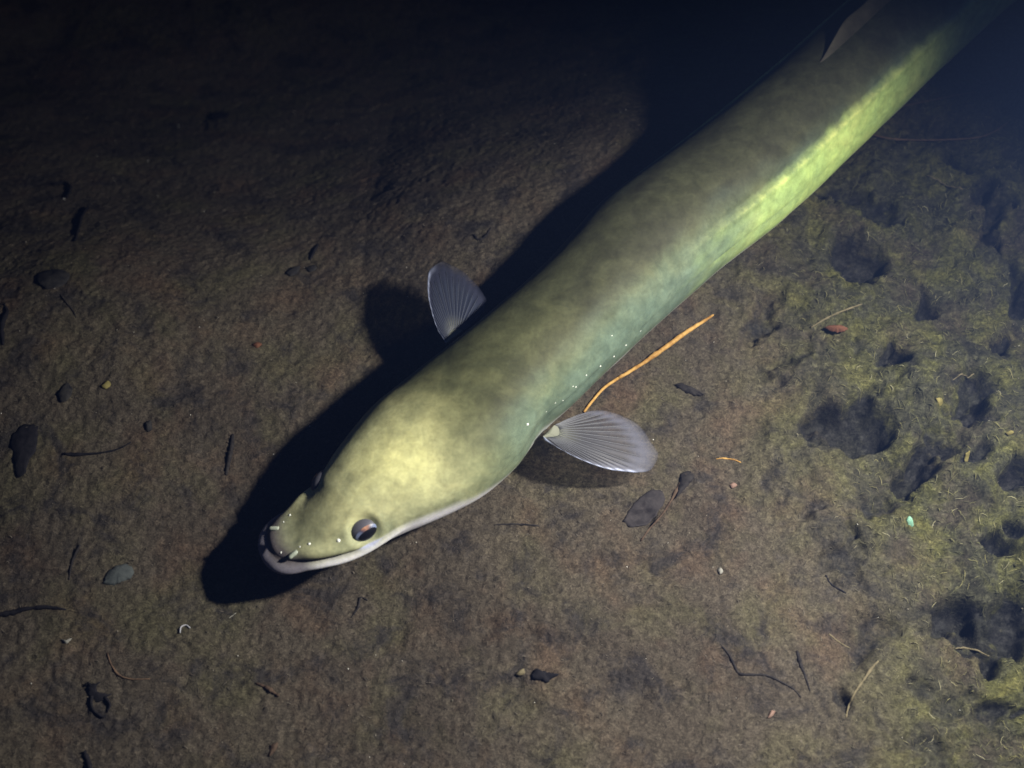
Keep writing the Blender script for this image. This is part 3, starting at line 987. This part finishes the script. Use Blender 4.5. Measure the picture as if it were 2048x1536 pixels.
for nm, pix, mat, lab, c_ in (
        ('chip', [(1811, 1044), (1815, 1037), (1822, 1040), (1828, 1050), (1818, 1051)], M_GLASS, 'bright blue green glinting shell chip at the right', 'shell chip'),
        ('chip', [(1534, 1438), (1542, 1422), (1550, 1424), (1544, 1434)], M_PINK, 'pinkish orange chip near the bottom right of centre', 'chip'),
        ('chip', [(122, 1280), (132, 1284), (144, 1277), (133, 1288)], M_WHITE, 'cream chevron shaped chip at the lower left', 'chip'),
        ('chip', [(202, 774), (216, 762), (222, 770), (212, 778)], M_YEL, 'yellowish speck of leaf at the left', 'chip'),
        ('chip', [(504, 690), (514, 684), (524, 688), (514, 696)], M_RED, 'dull red chip left of the right fin shadow', 'chip'),
        ('chip', [(1434, 1142), (1440, 1136), (1446, 1144), (1440, 1150)], M_WHITE, 'round whitish chip on the silt right of centre', 'chip'),
        ('chip', [(1926, 916), (1934, 914), (1936, 922), (1928, 924)], M_YEL, 'round ochre chip among the hollows at the right', 'chip'),
        ('chip', [(2010, 868), (2022, 862), (2028, 866), (2016, 872)], M_YEL, 'pointed straw coloured chip near the right edge', 'chip'),
        ('chip', [(1870, 800), (1882, 796), (1888, 802), (1880, 808)], M_YEL, 'small round yellow tuft inside the hollow by the right edge', 'chip'),
        ('chip', [(1458, 972), (1466, 966), (1474, 972), (1464, 978)], M_PINK, 'small pinkish chip right of the thick dark stalk end', 'chip')):
    flake(nm, pix, mat, lab, c_, G_C, thick=.0010, curl=.0008)
P = smooth_path([bed_pt(360, 1266, .0006), bed_pt(362, 1254, .0006), bed_pt(372, 1250, .0006), bed_pt(380, 1256, .0006)], 12)
vs, fs = tube(P, np.full(12, .0004), 6)
tag(mesh_obj('thread', vs, fs, plain('white_thread', (.25, .26, .28), (.38, .38, .42))), 'whitish curled thread below the tip of the eel shadow', 'thread', G_C)
twig('thread', [(458, 1236), (464, 1232), (472, 1226)], [.2, .28, .2], M_WHITE, 'tiny straight white sliver below the eel shadow', 'thread', G_C)


# ------------------------------------------------------------------ uncountable: fibres of algae, grit
def fibres():
    n = 26000
    x = rng.uniform(-.33, .33, n); y = rng.uniform(-.22, .31, n)
    al = algae(x, y)
    keep = rng.uniform(0, 1, n) < (.34 + .66 * al)
    x, y, al = x[keep], y[keep], al[keep]
    keep = bed_height(x, y, hollow_shade=True)[1] < .35
    x, y, al = x[keep], y[keep], al[keep]; n = len(x)
    ang = rng.normal(.25, .75, n) + np.where(rng.uniform(0, 1, n) < .3, math.pi / 2, 0)
    L = rng.uniform(.0012, .0042, n) * (.6 + .8 * al); wd = rng.uniform(.00009, .00022, n)
    bend = rng.normal(0, .5, n); rise = rng.uniform(.0001, .0009, n) * (.4 + al)
    vs = np.zeros((n, 8, 3))
    for k, f in enumerate((0, .33, .67, 1.0)):
        a = ang + bend * f
        cx = x + np.cos(a) * L * (f - .5); cy = y + np.sin(a) * L * (f - .5)
        z = bed_height(cx, cy) + .0002 + rise * math.sin(math.pi * f)
        wv = wd * (1 - .6 * abs(2 * f - 1))
        vs[:, 2 * k] = np.stack([cx - np.sin(a) * wv, cy + np.cos(a) * wv, z], -1)
        vs[:, 2 * k + 1] = np.stack([cx + np.sin(a) * wv, cy - np.cos(a) * wv, z + wv * .8], -1)
    b = np.arange(n)[:, None] * 8
    F = np.concatenate([b + np.array(q) for q in ((0, 1, 3, 2), (2, 3, 5, 4), (4, 5, 7, 6))], 0)
    o = mesh_obj('algae_fibres', vs.reshape(-1, 3), F.tolist(), smooth=False)
    tone = np.repeat(rng.uniform(0, 1, n), 8); attr(o, 'tone', tone); attr(o, 'algae', np.repeat(al, 8))
    t = NT('algae_fibre')
    c1 = t.ramp(t.at('tone'), [(0, (.045, .040, .034)), (.6, (.085, .074, .06)), (.95, (.14, .122, .10))])
    c2 = t.ramp(t.at('tone'), [(0, (.040, .042, .027)), (.6, (.09, .09, .047)), (.93, (.16, .15, .065)), (1, (.26, .25, .17))])
    o.data.materials.append(t.fin(t.mix(t.at('algae'), c1, c2), .8, .1))
    o['kind'] = 'stuff'; o['label'] = 'fine fibres of algae and plant fluff on the bed'


fibres()


def grit():
    n = 900
    x = rng.uniform(-.33, .33, n); y = rng.uniform(-.22, .31, n)
    z = bed_height(x, y)
    r = rng.uniform(.00012, .00034, n) * np.where(rng.uniform(0, 1, n) < .06, 1.7, 1)
    oc = np.array([(1, 0, 0), (-1, 0, 0), (0, 1, 0), (0, -1, 0), (0, 0, 1), (0, 0, -1)], float)
    fo = np.array([(0, 2, 4), (2, 1, 4), (1, 3, 4), (3, 0, 4), (2, 0, 5), (1, 2, 5), (3, 1, 5), (0, 3, 5)])
    st_ = rng.uniform(.6, 1.6, (n, 1, 3))
    vs = oc[None] * r[:, None, None] * st_ + np.stack([x, y, z + r * .6], -1)[:, None]
    F = (np.arange(n)[:, None, None] * 6 + fo[None]).reshape(-1, 3)
    o = mesh_obj('grit', vs.reshape(-1, 3), F.tolist(), smooth=False)
    attr(o, 'tone', np.repeat(rng.uniform(0, 1, n) ** 2.2, 6))
    t = NT('grit')
    o.data.materials.append(t.fin(t.ramp(t.at('tone'), [(0, (.10, .09, .07)), (.55, (.22, .20, .17)), (1, (.75, .75, .72))]), .3, .5))
    o['kind'] = 'stuff'; o['label'] = 'pale grains of sand scattered over the silt'


grit()
